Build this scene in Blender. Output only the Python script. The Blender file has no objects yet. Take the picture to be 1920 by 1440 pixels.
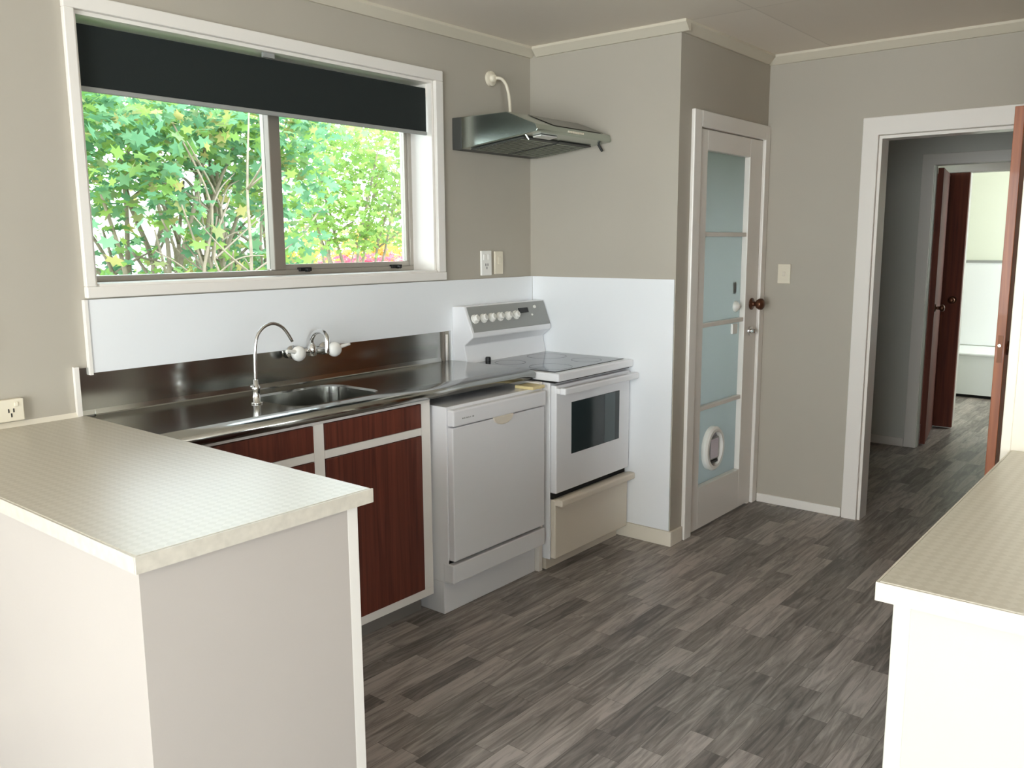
import bpy, bmesh, math, random
from math import radians, sin, cos, pi
from mathutils import Vector, Matrix
random.seed(7)
C = bpy.context.scene.collection
S = bpy.context.scene

# ------------------------------------------------------------------ camera
cd = bpy.data.cameras.new('camera'); cam = bpy.data.objects.new('camera', cd); C.objects.link(cam)
cd.sensor_width = 36; cd.lens = 1625.8 / 1920 * 36; cd.clip_start = .05; cd.clip_end = 200
yaw, pitch, roll = radians(-50.837), radians(-9.229), radians(-.337)
F = Vector((sin(-yaw) * cos(pitch), cos(yaw) * cos(pitch), sin(pitch)))
R = Vector((cos(yaw), sin(yaw), 0)); U = R.cross(F)
R2 = R * cos(roll) + U * sin(roll); U2 = -R * sin(roll) + U * cos(roll)
M = Matrix((R2, U2, -F)).transposed().to_4x4(); M.translation = (-3.653, -2.844, 1.476)
cam.matrix_world = M
S.camera = cam

# ------------------------------------------------------------------ exposure, sky and daylight
S.view_settings.view_transform = 'Standard'; S.view_settings.look = 'None'
S.view_settings.gamma = 1; S.view_settings.use_curve_mapping = False
S.view_settings.exposure = 0.08
S.cycles.use_denoising = True
S.cycles.max_bounces = 10; S.cycles.diffuse_bounces = 6; S.cycles.glossy_bounces = 5
S.cycles.transmission_bounces = 8; S.cycles.transparent_max_bounces = 16
S.cycles.sample_clamp_indirect = 6; S.cycles.caustics_reflective = False; S.cycles.caustics_refractive = False
w = bpy.data.worlds.new('overcast_sky'); S.world = w; w.use_nodes = True
wn = w.node_tree.nodes; wl = w.node_tree.links; bgn = wn['Background']
tcw = wn.new('ShaderNodeTexCoord'); sepw = wn.new('ShaderNodeSeparateXYZ'); rampw = wn.new('ShaderNodeValToRGB')
wl.new(tcw.outputs['Generated'], sepw.inputs[0]); wl.new(sepw.outputs['Z'], rampw.inputs[0]); wl.new(rampw.outputs[0], bgn.inputs['Color'])
rampw.color_ramp.elements[0].position = 0.0; rampw.color_ramp.elements[0].color = (.86, .93, .97, 1)
rampw.color_ramp.elements[1].position = .9; rampw.color_ramp.elements[1].color = (.74, .88, 1.0, 1)
bgn.inputs['Strength'].default_value = 9


def daylight(name, loc, sx, sy, direction, power, color=(1, .968, .975)):
    l = bpy.data.lights.new(name, 'AREA'); l.shape = 'RECTANGLE'; l.size = sx; l.size_y = sy
    l.energy = power; l.color = color
    o = bpy.data.objects.new(name, l); C.objects.link(o); o.location = loc
    o.rotation_euler = Vector(direction).to_track_quat('-Z', 'Z').to_euler()
    return o


daylight('daylight_living_room_window', (-6.95, -2.7, 1.2), 4.0, 2.0, (1, 0, -.3), 250)
daylight('daylight_front_window', (-4.5, -6.55, 1.45), 2.6, 1.5, (0, 1, -.25), 56)
daylight('daylight_bathroom_window', (5.3, -3.06, 1.6), 1.3, 1.0, (0, 1, -.2), 42, (.93, 1, .96))
daylight('daylight_porch_window', (.55, .24, 1.2), .7, 1.6, (0, -1, -.9), 5, (.97, .98, 1))

# ------------------------------------------------------------------ materials


def lin(c):
    return tuple(((v / 255) / 12.92 if v / 255 <= .04045 else (((v / 255) + .055) / 1.055) ** 2.4) for v in c) + (1,)


def mat(name, rgb, rough=.5, metal=0, spec=.5, noise=0, nscale=8, bump=0, bscale=200, coat=0, emis=None):
    m = bpy.data.materials.new(name); m.use_nodes = True
    nt = m.node_tree; p = nt.nodes['Principled BSDF']
    p.inputs['Base Color'].default_value = lin(rgb); p.inputs['Roughness'].default_value = rough
    p.inputs['Metallic'].default_value = metal; p.inputs['Specular IOR Level'].default_value = spec
    p.inputs['Coat Weight'].default_value = coat
    tc = nt.nodes.new('ShaderNodeTexCoord')
    if noise:
        n = nt.nodes.new('ShaderNodeTexNoise'); n.inputs['Scale'].default_value = nscale; n.inputs['Detail'].default_value = 4
        nt.links.new(tc.outputs['Object'], n.inputs['Vector'])
        r = nt.nodes.new('ShaderNodeValToRGB'); a = lin(rgb)
        r.color_ramp.elements[0].position = .3; r.color_ramp.elements[1].position = .7
        r.color_ramp.elements[0].color = tuple(v * (1 - noise) for v in a[:3]) + (1,)
        r.color_ramp.elements[1].color = tuple(min(1, v * (1 + noise)) for v in a[:3]) + (1,)
        nt.links.new(n.outputs['Fac'], r.inputs[0]); nt.links.new(r.outputs[0], p.inputs['Base Color'])
    if bump:
        n2 = nt.nodes.new('ShaderNodeTexNoise'); n2.inputs['Scale'].default_value = bscale
        nt.links.new(tc.outputs['Object'], n2.inputs['Vector'])
        b = nt.nodes.new('ShaderNodeBump'); b.inputs['Strength'].default_value = bump; b.inputs['Distance'].default_value = .002
        nt.links.new(n2.outputs['Fac'], b.inputs['Height']); nt.links.new(b.outputs[0], p.inputs['Normal'])
    if emis:
        p.inputs['Emission Color'].default_value = lin(emis); p.inputs['Emission Strength'].default_value = 1
    return m


def wood(name, dark, light, rough=.45, scale=(60, 60, 2.2), coat=0):
    m = bpy.data.materials.new(name); m.use_nodes = True; nt = m.node_tree; p = nt.nodes['Principled BSDF']
    tc = nt.nodes.new('ShaderNodeTexCoord'); mp = nt.nodes.new('ShaderNodeMapping'); mp.inputs['Scale'].default_value = scale
    n = nt.nodes.new('ShaderNodeTexNoise'); n.inputs['Scale'].default_value = 1; n.inputs['Detail'].default_value = 6; n.inputs['Distortion'].default_value = .6
    r = nt.nodes.new('ShaderNodeValToRGB'); r.color_ramp.elements[0].position = .32; r.color_ramp.elements[1].position = .68
    r.color_ramp.elements[0].color = lin(dark); r.color_ramp.elements[1].color = lin(light)
    nt.links.new(tc.outputs['Object'], mp.inputs[0]); nt.links.new(mp.outputs[0], n.inputs['Vector'])
    nt.links.new(n.outputs['Fac'], r.inputs[0]); nt.links.new(r.outputs[0], p.inputs['Base Color'])
    p.inputs['Roughness'].default_value = rough; p.inputs['Coat Weight'].default_value = coat
    return m


def laminate(name):
    m = bpy.data.materials.new(name); m.use_nodes = True; nt = m.node_tree; p = nt.nodes['Principled BSDF']
    tc = nt.nodes.new('ShaderNodeTexCoord')
    mp = nt.nodes.new('ShaderNodeMapping'); mp.inputs['Rotation'].default_value = (0, 0, radians(45))
    nt.links.new(tc.outputs['Object'], mp.inputs[0])
    ck = nt.nodes.new('ShaderNodeTexChecker'); ck.inputs['Scale'].default_value = 62
    ck.inputs['Color1'].default_value = lin((202, 196, 182)); ck.inputs['Color2'].default_value = lin((186, 179, 163))
    nt.links.new(mp.outputs[0], ck.inputs['Vector'])
    n = nt.nodes.new('ShaderNodeTexNoise'); n.inputs['Scale'].default_value = 30; n.inputs['Detail'].default_value = 3
    nt.links.new(tc.outputs['Object'], n.inputs['Vector'])
    mx = nt.nodes.new('ShaderNodeMix'); mx.data_type = 'RGBA'; mx.inputs[0].default_value = .5
    mx.inputs[7].default_value = lin((198, 191, 176))
    nt.links.new(n.outputs['Fac'], mx.inputs[0]); nt.links.new(ck.outputs[0], mx.inputs[6]); nt.links.new(mx.outputs[2], p.inputs['Base Color'])
    p.inputs['Roughness'].default_value = .36; p.inputs['Specular IOR Level'].default_value = .75
    b = nt.nodes.new('ShaderNodeBump'); b.inputs['Strength'].default_value = .06; b.inputs['Distance'].default_value = .001
    nt.links.new(ck.outputs['Fac'], b.inputs['Height']); nt.links.new(b.outputs[0], p.inputs['Normal'])
    return m


def floor_mat():
    m = bpy.data.materials.new('grey_vinyl_planks'); m.use_nodes = True; nt = m.node_tree; p = nt.nodes['Principled BSDF']
    L = nt.links.new
    tc = nt.nodes.new('ShaderNodeTexCoord')
    br = nt.nodes.new('ShaderNodeTexBrick'); br.inputs['Scale'].default_value = 1; br.offset = .37; br.offset_frequency = 2; br.squash = .72; br.squash_frequency = 3
    br.inputs['Brick Width'].default_value = .47; br.inputs['Row Height'].default_value = .078
    br.inputs['Mortar Size'].default_value = .0006; br.inputs['Mortar Smooth'].default_value = .3; br.inputs['Bias'].default_value = 0
    br.inputs['Color1'].default_value = (0, 0, 0, 1); br.inputs['Color2'].default_value = (1, 1, 1, 1); br.inputs['Mortar'].default_value = (.25, .25, .25, 1)
    L(tc.outputs['Object'], br.inputs['Vector'])
    # grain, shifted from plank to plank by the plank's own random tone
    sep = nt.nodes.new('ShaderNodeSeparateColor'); L(br.outputs['Color'], sep.inputs[0])
    cmb = nt.nodes.new('ShaderNodeCombineXYZ'); mul = nt.nodes.new('ShaderNodeMath'); mul.operation = 'MULTIPLY'; mul.inputs[1].default_value = 37
    L(sep.outputs[0], mul.inputs[0]); L(mul.outputs[0], cmb.inputs[0]); L(mul.outputs[0], cmb.inputs[2])
    add = nt.nodes.new('ShaderNodeVectorMath'); add.operation = 'ADD'; L(tc.outputs['Object'], add.inputs[0]); L(cmb.outputs[0], add.inputs[1])
    mp = nt.nodes.new('ShaderNodeMapping'); mp.inputs['Scale'].default_value = (2.6, 26, 2.6); L(add.outputs[0], mp.inputs[0])
    n = nt.nodes.new('ShaderNodeTexNoise'); n.inputs['Scale'].default_value = 1.5; n.inputs['Detail'].default_value = 7; n.inputs['Distortion'].default_value = 1.1; n.inputs['Roughness'].default_value = .62
    L(mp.outputs[0], n.inputs['Vector'])
    n2 = nt.nodes.new('ShaderNodeTexNoise'); n2.inputs['Scale'].default_value = 1.1; n2.inputs['Detail'].default_value = 2; L(tc.outputs['Object'], n2.inputs['Vector'])
    r = nt.nodes.new('ShaderNodeValToRGB')
    e = r.color_ramp.elements; e[0].position = .30; e[0].color = lin((94, 88, 85)); e[1].position = .72; e[1].color = lin((180, 171, 166))
    k = e.new(.5); k.color = lin((135, 128, 123))
    s1 = nt.nodes.new('ShaderNodeMath'); s1.operation = 'MULTIPLY_ADD'; s1.inputs[1].default_value = .27; L(sep.outputs[0], s1.inputs[0])
    s2 = nt.nodes.new('ShaderNodeMath'); s2.operation = 'ADD'; s2.inputs[1].default_value = -.11
    L(n.outputs['Fac'], s2.inputs[0]); L(s2.outputs[0], s1.inputs[2]); L(s1.outputs[0], r.inputs[0])
    hs = nt.nodes.new('ShaderNodeMix'); hs.data_type = 'RGBA'; hs.blend_type = 'MULTIPLY'; hs.inputs[0].default_value = .35
    r2 = nt.nodes.new('ShaderNodeValToRGB'); r2.color_ramp.elements[0].position = .35; r2.color_ramp.elements[1].position = .65
    r2.color_ramp.elements[0].color = (.97, .88, .83, 1); r2.color_ramp.elements[1].color = (.92, .97, .95, 1)
    L(n2.outputs['Fac'], r2.inputs[0]); L(r.outputs[0], hs.inputs[6]); L(r2.outputs[0], hs.inputs[7])
    mo = nt.nodes.new('ShaderNodeMix'); mo.data_type = 'RGBA'; mo.inputs[7].default_value = lin((74, 67, 62))
    L(br.outputs['Fac'], mo.inputs[0]); L(hs.outputs[2], mo.inputs[6]); L(mo.outputs[2], p.inputs['Base Color'])
    p.inputs['Roughness'].default_value = .42; p.inputs['Specular IOR Level'].default_value = .5
    b = nt.nodes.new('ShaderNodeBump'); b.inputs['Strength'].default_value = .12; b.inputs['Distance'].default_value = .001
    L(n.outputs['Fac'], b.inputs['Height']); L(b.outputs[0], p.inputs['Normal'])
    return m


def ceiling_mat():
    m = bpy.data.materials.new('ceiling_board'); m.use_nodes = True; nt = m.node_tree; p = nt.nodes['Principled BSDF']
    tc = nt.nodes.new('ShaderNodeTexCoord'); br = nt.nodes.new('ShaderNodeTexBrick'); br.offset = 0
    br.inputs['Scale'].default_value = 1; br.inputs['Brick Width'].default_value = 2.4; br.inputs['Row Height'].default_value = 1.2
    br.inputs['Mortar Size'].default_value = .004; br.inputs['Color1'].default_value = lin((240, 231, 218)); br.inputs['Color2'].default_value = lin((233, 223, 209))
    br.inputs['Mortar'].default_value = lin((222, 212, 198))
    nt.links.new(tc.outputs['Object'], br.inputs['Vector']); nt.links.new(br.outputs[0], p.inputs['Base Color'])
    p.inputs['Roughness'].default_value = .75
    return m


def glass_mat(name, tint=(1, 1, 1, 1)):
    m = bpy.data.materials.new(name); m.use_nodes = True; nt = m.node_tree; nt.nodes.clear()
    o = nt.nodes.new('ShaderNodeOutputMaterial'); mx = nt.nodes.new('ShaderNodeMixShader')
    t = nt.nodes.new('ShaderNodeBsdfTransparent'); t.inputs[0].default_value = tint
    g = nt.nodes.new('ShaderNodeBsdfGlossy'); g.inputs['Roughness'].default_value = .02
    f = nt.nodes.new('ShaderNodeFresnel'); f.inputs[0].default_value = 1.35
    nt.links.new(f.outputs[0], mx.inputs[0]); nt.links.new(t.outputs[0], mx.inputs[1]); nt.links.new(g.outputs[0], mx.inputs[2]); nt.links.new(mx.outputs[0], o.inputs[0])
    return m


def frosted_mat():
    m = bpy.data.materials.new('frosted_glass'); m.use_nodes = True; nt = m.node_tree; nt.nodes.clear()
    L = nt.links.new
    o = nt.nodes.new('ShaderNodeOutputMaterial'); mx = nt.nodes.new('ShaderNodeMixShader'); mx.inputs[0].default_value = .3
    t = nt.nodes.new('ShaderNodeBsdfTranslucent'); t.inputs[0].default_value = lin((215, 219, 219))
    d = nt.nodes.new('ShaderNodeBsdfPrincipled'); d.inputs['Base Color'].default_value = lin((158, 162, 162)); d.inputs['Roughness'].default_value = .25
    n = nt.nodes.new('ShaderNodeTexNoise'); n.inputs['Scale'].default_value = 90
    b = nt.nodes.new('ShaderNodeBump'); b.inputs['Strength'].default_value = .25; b.inputs['Distance'].default_value = .002
    L(n.outputs['Fac'], b.inputs['Height']); L(b.outputs[0], d.inputs['Normal'])
    L(t.outputs[0], mx.inputs[1]); L(d.outputs[0], mx.inputs[2]); L(mx.outputs[0], o.inputs[0])
    return m


def leaf_mat(name, cols, trans=.5):
    m = bpy.data.materials.new(name); m.use_nodes = True; nt = m.node_tree; nt.nodes.clear(); L = nt.links.new
    o = nt.nodes.new('ShaderNodeOutputMaterial'); mx = nt.nodes.new('ShaderNodeMixShader'); mx.inputs[0].default_value = trans
    g = nt.nodes.new('ShaderNodeNewGeometry'); r = nt.nodes.new('ShaderNodeValToRGB')
    e = r.color_ramp.elements
    while len(e) > 1: e.remove(e[-1])
    e[0].position = 0; e[0].color = lin(cols[0])
    for i, c in enumerate(cols[1:], 1):
        k = e.new(i / (len(cols) - 1)); k.color = lin(c)
    L(g.outputs['Random Per Island'], r.inputs[0])
    t = nt.nodes.new('ShaderNodeBsdfTranslucent'); d = nt.nodes.new('ShaderNodeBsdfDiffuse')
    L(r.outputs[0], t.inputs[0]); L(r.outputs[0], d.inputs[0]); L(d.outputs[0], mx.inputs[1]); L(t.outputs[0], mx.inputs[2]); L(mx.outputs[0], o.inputs[0])
    return m


WALL = mat('putty_wall_paint', (176, 169, 156), .6, noise=.015, nscale=3, bump=.05, bscale=300)
HALLW = mat('hall_wall_paint', (205, 204, 196), .6)
BATHW = mat('bathroom_wall_paint', (226, 230, 216), .5)
TRIM = mat('white_gloss_trim', (232, 227, 220), .3)
CREAM = mat('cream_paint', (226, 218, 202), .4)
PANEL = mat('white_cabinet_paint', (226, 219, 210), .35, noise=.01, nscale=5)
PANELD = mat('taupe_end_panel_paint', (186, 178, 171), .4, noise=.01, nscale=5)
SPLASH = mat('white_splashback_board', (236, 238, 240), .25)
CEIL = ceiling_mat()
CORN = mat('cornice_paint', (206, 198, 180), .5)
FLOOR = floor_mat()
LAM = laminate('cream_woven_laminate')
EDGE = mat('beige_laminate_edge', (204, 197, 184), .4, noise=.08, nscale=45)
MAHOG = wood('mahogany_laminate', (76, 34, 25), (112, 57, 42), .42)
DOORW = wood('rimu_door_veneer', (146, 76, 36), (190, 110, 60), .35, (40, 40, 1.6), coat=.2)
DOORD = wood('dark_stained_door_veneer', (80, 34, 20), (110, 52, 31), .75, (40, 40, 1.6))
STEEL = mat('brushed_stainless_steel', (172, 172, 168), .15, 1, bump=.02, bscale=60)
HOODM = mat('dark_brushed_steel', (186, 194, 186), .25, 1)
HOODD = mat('dark_filter_mesh', (76, 77, 74), .55, .4)
CHROME = mat('chrome', (225, 225, 225), .08, 1)
ENAMEL = mat('white_enamel', (232, 232, 234), .22, coat=.3)
CERAM = mat('white_ceramic', (240, 238, 232), .15)
GREYP = mat('grey_control_panel', (150, 151, 148), .4)
BEIGE = mat('aged_beige_plastic', (222, 212, 196), .4)
YELLOW = mat('yellowed_plastic', (226, 208, 156), .45, noise=.06, nscale=40)
BLACK = mat('black_plastic', (22, 22, 24), .4)
GLASSK = mat('black_ceramic_glass', (24, 27, 29), .09, coat=.3)
OVENG = mat('smoked_oven_glass', (42, 52, 54), .12)
OVENI = mat('oven_glass_inner_band', (70, 84, 86), .15)
BLIND = mat('charcoal_blind_fabric', (22, 29, 28), .9, bump=.2, bscale=900)
ALU = mat('grey_aluminium', (178, 172, 162), .4, .5)
ALUD = mat('bronze_aluminium_shade', (138, 129, 119), .45, .3)
BRONZE = mat('brown_bronze', (96, 62, 44), .35, .7)
PLASW = mat('cream_switch_plastic', (225, 216, 196), .4)
GAP = mat('dark_gap', (26, 25, 24), .9)
GLASS = glass_mat('window_glass', (.96, .98, .97, 1))
FROST = frosted_mat()
COVE = mat('grey_vinyl_cove', (120, 114, 108), .6)
TUBW = mat('bath_acrylic', (238, 243, 244), .15)
GROUND = mat('lawn', (84, 104, 52), .95, noise=.3, nscale=6)
BARK = mat('grey_brown_bark', (140, 126, 110), .9, noise=.25, nscale=14)
LEAF1 = leaf_mat('maple_leaf', [(96, 138, 104), (116, 160, 124), (138, 178, 140), (128, 164, 92), (160, 184, 98), (104, 148, 116), (196, 180, 118)])
LEAF2 = leaf_mat('spring_leaf', [(138, 168, 92), (160, 182, 100), (124, 160, 100), (178, 190, 112)])
LEAF3 = leaf_mat('red_leaf', [(222, 120, 130), (208, 92, 116), (230, 150, 140)])
LEAF4 = leaf_mat('orange_leaf', [(222, 190, 104), (208, 198, 110), (226, 168, 100), (200, 204, 120)])

# ------------------------------------------------------------------ helpers


class B:
    """collects shapes; out() links them as ONE mesh object"""

    def __init__(s): s.bm = bmesh.new()

    def box(s, x0, x1, y0, y1, z0, z1):
        x0, x1 = min(x0, x1), max(x0, x1); y0, y1 = min(y0, y1), max(y0, y1); z0, z1 = min(z0, z1), max(z0, z1)
        v = [s.bm.verts.new((x, y, z)) for x in (x0, x1) for y in (y0, y1) for z in (z0, z1)]
        for f in ((0, 1, 3, 2), (4, 6, 7, 5), (0, 4, 5, 1), (2, 3, 7, 6), (0, 2, 6, 4), (1, 5, 7, 3)):
            s.bm.faces.new([v[i] for i in f])
        return s

    def prism(s, poly, axis, a, b):
        """poly in the two other axes (in x,y,z order), extruded along axis from a to b"""
        def P(p, t):
            return {'x': (t, p[0], p[1]), 'y': (p[0], t, p[1]), 'z': (p[0], p[1], t)}[axis]
        lo = [s.bm.verts.new(P(p, a)) for p in poly]; hi = [s.bm.verts.new(P(p, b)) for p in poly]
        n = len(poly)
        s.bm.faces.new(lo); s.bm.faces.new(hi[::-1])
        for i in range(n):
            s.bm.faces.new((lo[i], hi[i], hi[(i + 1) % n], lo[(i + 1) % n]))
        return s

    def tube(s, pts, r, n=10, smooth=True, cap=True):
        pts = [Vector(p) for p in pts]
        rs = r if isinstance(r, (list, tuple)) else [r] * len(pts)
        if smooth and len(pts) > 2:
            q = []; qr = []
            for i in range(len(pts) - 1):
                p0 = pts[max(i - 1, 0)]; p1 = pts[i]; p2 = pts[i + 1]; p3 = pts[min(i + 2, len(pts) - 1)]
                for k in range(4):
                    t = k / 4
                    q.append(.5 * ((2 * p1) + (-p0 + p2) * t + (2 * p0 - 5 * p1 + 4 * p2 - p3) * t * t + (-p0 + 3 * p1 - 3 * p2 + p3) * t ** 3))
                    qr.append(rs[i] * (1 - t) + rs[i + 1] * t)
            q.append(pts[-1]); qr.append(rs[-1]); pts, rs = q, qr
        prev = None; up = None
        for i, p in enumerate(pts):
            d = (pts[min(i + 1, len(pts) - 1)] - pts[max(i - 1, 0)]).normalized()
            if up is None:
                up = d.orthogonal().normalized()
            a = (up - d * up.dot(d)).normalized(); up = a; b = d.cross(a)
            ring = [s.bm.verts.new(p + (a * cos(2 * pi * k / n) + b * sin(2 * pi * k / n)) * rs[i]) for k in range(n)]
            if prev:
                for k in range(n):
                    s.bm.faces.new((prev[k], prev[(k + 1) % n], ring[(k + 1) % n], ring[k]))
            elif cap:
                s.bm.faces.new(ring[::-1])
            prev = ring
        if cap: s.bm.faces.new(prev)
        return s

    def lathe(s, prof, center, axis, n=24):
        """prof: (distance along axis, radius) list"""
        axis = Vector(axis).normalized(); c = Vector(center); a = axis.orthogonal().normalized(); b = axis.cross(a)
        prev = None
        for t, r in prof:
            ring = [s.bm.verts.new(c + axis * t + (a * cos(2 * pi * k / n) + b * sin(2 * pi * k / n)) * max(r, 1e-4)) for k in range(n)]
            if prev:
                for k in range(n):
                    s.bm.faces.new((prev[k], prev[(k + 1) % n], ring[(k + 1) % n], ring[k]))
            else:
                s.bm.faces.new(ring[::-1])
            prev = ring
        s.bm.faces.new(prev)
        return s

    def out(s, name, m, parent=None, origin=None, bevel=0, smooth=False, seg=2):
        bmesh.ops.recalc_face_normals(s.bm, faces=s.bm.faces)
        if parent is not None:
            o0 = Vector(parent['_o'])
        else:
            if origin is None:
                xs = [v.co for v in s.bm.verts]
                origin = ((min(v.x for v in xs) + max(v.x for v in xs)) / 2, (min(v.y for v in xs) + max(v.y for v in xs)) / 2, min(v.z for v in xs))
            o0 = Vector(origin)
        for v in s.bm.verts: v.co -= o0
        me = bpy.data.meshes.new(name); s.bm.to_mesh(me); s.bm.free()
        me.materials.append(m)
        if smooth:
            for p in me.polygons: p.use_smooth = True
        o = bpy.data.objects.new(name, me); C.objects.link(o)
        if parent is not None: o.parent = parent
        else: o.location = o0
        o['_o'] = tuple(o0)
        if bevel:
            md = o.modifiers.new('bevel', 'BEVEL'); md.width = bevel; md.segments = seg; md.limit_method = 'ANGLE'; md.angle_limit = radians(35)
        return o


def tag(o, label, cat, group=None):
    o['label'] = label; o['category'] = cat
    if group: o['group'] = group
    return o


def empty(name, loc, label=None, cat=None, group=None, kind=None):
    o = bpy.data.objects.new(name, None); C.objects.link(o); o.location = loc; o.empty_display_size = .1
    o['_o'] = tuple(loc)
    if label: tag(o, label, cat, group)
    if kind: o['kind'] = kind
    return o


def struct(o, label=None, cat=None):
    o['kind'] = 'structure'
    if label: tag(o, label, cat)
    return o


def wall(name, axis, c0, c1, u0, u1, z0, z1, m, openings=()):
    """axis 'x': the wall runs along x between y=c0..c1; axis 'y': runs along y between x=c0..c1"""
    us = sorted({u0, u1, *[a for o in openings for a in o[:2]]}); zs = sorted({z0, z1, *[a for o in openings for a in o[2:]]})
    b = B()
    for i in range(len(us) - 1):
        col = []
        for j in range(len(zs) - 1):
            mu, mz = (us[i] + us[i + 1]) / 2, (zs[j] + zs[j + 1]) / 2
            if any(o[0] < mu < o[1] and o[2] < mz < o[3] for o in openings): continue
            if axis == 'x': b.box(us[i], us[i + 1], c0, c1, zs[j], zs[j + 1])
            else: b.box(c0, c1, us[i], us[i + 1], zs[j], zs[j + 1])
    bmesh.ops.remove_doubles(b.bm, verts=b.bm.verts, dist=1e-5)
    b.bm.verts.index_update(); seen = {}
    for f in list(b.bm.faces):
        k = tuple(sorted(v.index for v in f.verts))
        seen.setdefault(k, []).append(f)
    kill = [f for fs in seen.values() if len(fs) > 1 for f in fs]
    bmesh.ops.delete(b.bm, geom=kill, context='FACES')
    return struct(b.out(name, m))


H = 2.449
# ------------------------------------------------------------------ room shell
fl = B().box(-6.9, 6.3, -6.3, .2, -.05, 0)
struct(fl.out('floor', FLOOR, origin=(0, 0, 0)), 'grey brown wood plank vinyl floor running through kitchen and hall', 'floor')
cl = B().box(-6.9, 6.3, -6.3, .2, H, H + .05)
struct(cl.out('ceiling', CEIL, origin=(0, 0, H)), 'pale beige board ceiling over the kitchen', 'ceiling')
WX0, WX1, WZ0, WZ1 = -2.312, -.715, 1.345, 2.2
wall('wall_back', 'x', 0, .2, -6.9, 0, 0, H, WALL, [(WX0, WX1, WZ0, WZ1)])
wall('wall_return', 'y', 0, .1, -.861, .2, 0, H, WALL)
wall('wall_nook', 'x', -.861, -.761, .1, .988, 0, H, WALL, [(.185, .925, 0, 2.01)])
wall('wall_right', 'y', .988, 1.09, -6.3, .2, 0, H, WALL, [(-2.165, -1.448, 0, 1.994)])
wall('wall_left', 'y', -6.9, -6.8, -6.3, 0, 0, H, WALL, [(-4.8, -.6, .12, 2.25)])
wall('wall_front', 'x', -6.3, -6.2, -6.8, .988, 0, H, WALL, [(-5.8, -3.2, .75, 2.15)])
wall('wall_porch', 'x', .1, .2, .1, .988, 0, H, WALL, [(.17, .93, .35, 2.2)])
wall('wall_hall_left', 'x', -.93, -.83, 1.09, 2.92, 0, H, HALLW)
wall('wall_hall_right', 'x', -3.3, -3.2, 1.09, 6.3, 0, H, HALLW, [(4.5, 6.0, 1.1, 2.1)])
wall('wall_hall_end', 'y', 2.92, 3.0, -3.2, -.83, 0, H, HALLW, [(-2.02, -1.245, 0, 1.986)])
wall('wall_passage', 'x', -.4, -.3, 3.0, 6.3, 0, H, HALLW)
wall('wall_bathroom_side', 'y', 3.8, 3.9, -3.2, -.4, 0, H, HALLW, [(-2.05, -1.28, 0, 1.987)])
wall('wall_bathroom_end', 'y', 6.1, 6.2, -3.2, -.4, 0, H, BATHW)

# living room glazing (behind the camera)


def far_window(name, label, axis, c, u0, u1, z0, z1, n):
    e = empty(name, ((c, (u0 + u1) / 2, z0) if axis == 'y' else ((u0 + u1) / 2, c, z0)), label, 'window', kind='structure')
    f = B(); g = .05
    def bx(a, b_, p, q, d0=-.02, d1=.02):
        if axis == 'y': f.box(c + d0, c + d1, a, b_, p, q)
        else: f.box(a, b_, c + d0, c + d1, p, q)
    bx(u0, u1, z0, z0 + g); bx(u0, u1, z1 - g, z1); bx(u0, u0 + g, z0 + g, z1 - g); bx(u1 - g, u1, z0 + g, z1 - g)
    for k in range(1, n):
        u = u0 + (u1 - u0) * k / n; bx(u - g / 2, u + g / 2, z0 + g, z1 - g)
    f.out('window_frame', ALU, e)
    for k in range(n):
        p = B(); a = u0 + (u1 - u0) * k / n + g / 2; b_ = u0 + (u1 - u0) * (k + 1) / n - g / 2
        if axis == 'y': p.box(c - .003, c + .003, a, b_, z0 + g, z1 - g)
        else: p.box(a, b_, c - .003, c + .003, z0 + g, z1 - g)
        p.out('window_pane', GLASS, e)


far_window('window_2', 'wide living room window behind the viewer', 'y', -6.85, -4.8, -.6, .12, 2.25, 3)
far_window('window_3', 'side living room window behind the viewer', 'x', -6.25, -5.8, -3.2, .75, 2.15, 2)
far_window('window_4', 'porch window behind the frosted glass door', 'x', .15, .17, .93, .35, 2.2, 1)
far_window('window_5', 'bathroom window', 'x', -3.25, 4.5, 6.0, 1.1, 2.1, 2)

# cornices
cp = lambda y, s: [(y, H), (y + s * .045, H), (y + s * .045, H - .012), (y + s * .012, H - .045), (y, H - .045)]
b = B()
b.prism(cp(0, -1), 'x', -6.8, -.001)
struct(b.out('trim_1', CORN), 'cream cornice above the kitchen window wall', 'cornice')
b = B().prism([(0, H), (-.045, H), (-.045, H - .012), (-.012, H - .045), (0, H - .045)], 'y', -.045, -.906)
struct(b.out('trim_2', CORN), 'cream cornice above the rangehood wall', 'cornice')
b = B().prism(cp(-.861, -1), 'x', -.0, .943)
struct(b.out('trim_3', CORN), 'cream cornice above the frosted glass door', 'cornice')
b = B().prism([(.988, H), (.943, H), (.943, H - .012), (.976, H - .045), (.988, H - .045)], 'y', -.861, -6.2)
struct(b.out('trim_4', CORN), 'cream cornice above the hall doorway wall', 'cornice')

# baseboards
struct(B().box(-.014, 0, -.875, -.012, 0, .075).out('baseboard_return', CREAM, bevel=.003), 'cream skirting below the white splashback wall beside the stove', 'skirting')
struct(B().box(-.0, .105, -.875, -.861, 0, .075).out('baseboard_nook', CREAM, bevel=.003), 'short cream skirting left of the frosted glass door', 'skirting')
struct(B().box(.974, .988, -1.362, -.885, 0, .05).out('baseboard_right', TRIM, bevel=.003), 'low white skirting between glass door and hall doorway', 'skirting')
struct(B().box(2.906, 2.92, -1.16, -.93, 0, .06).out('baseboard_hall', TRIM), 'white skirting at the end of the hall', 'skirting')
struct(B().box(-6.8, -2.945, -.014, 0, 0, .075).out('baseboard_back', CREAM), 'cream skirting left of the peninsula', 'skirting')

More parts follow.
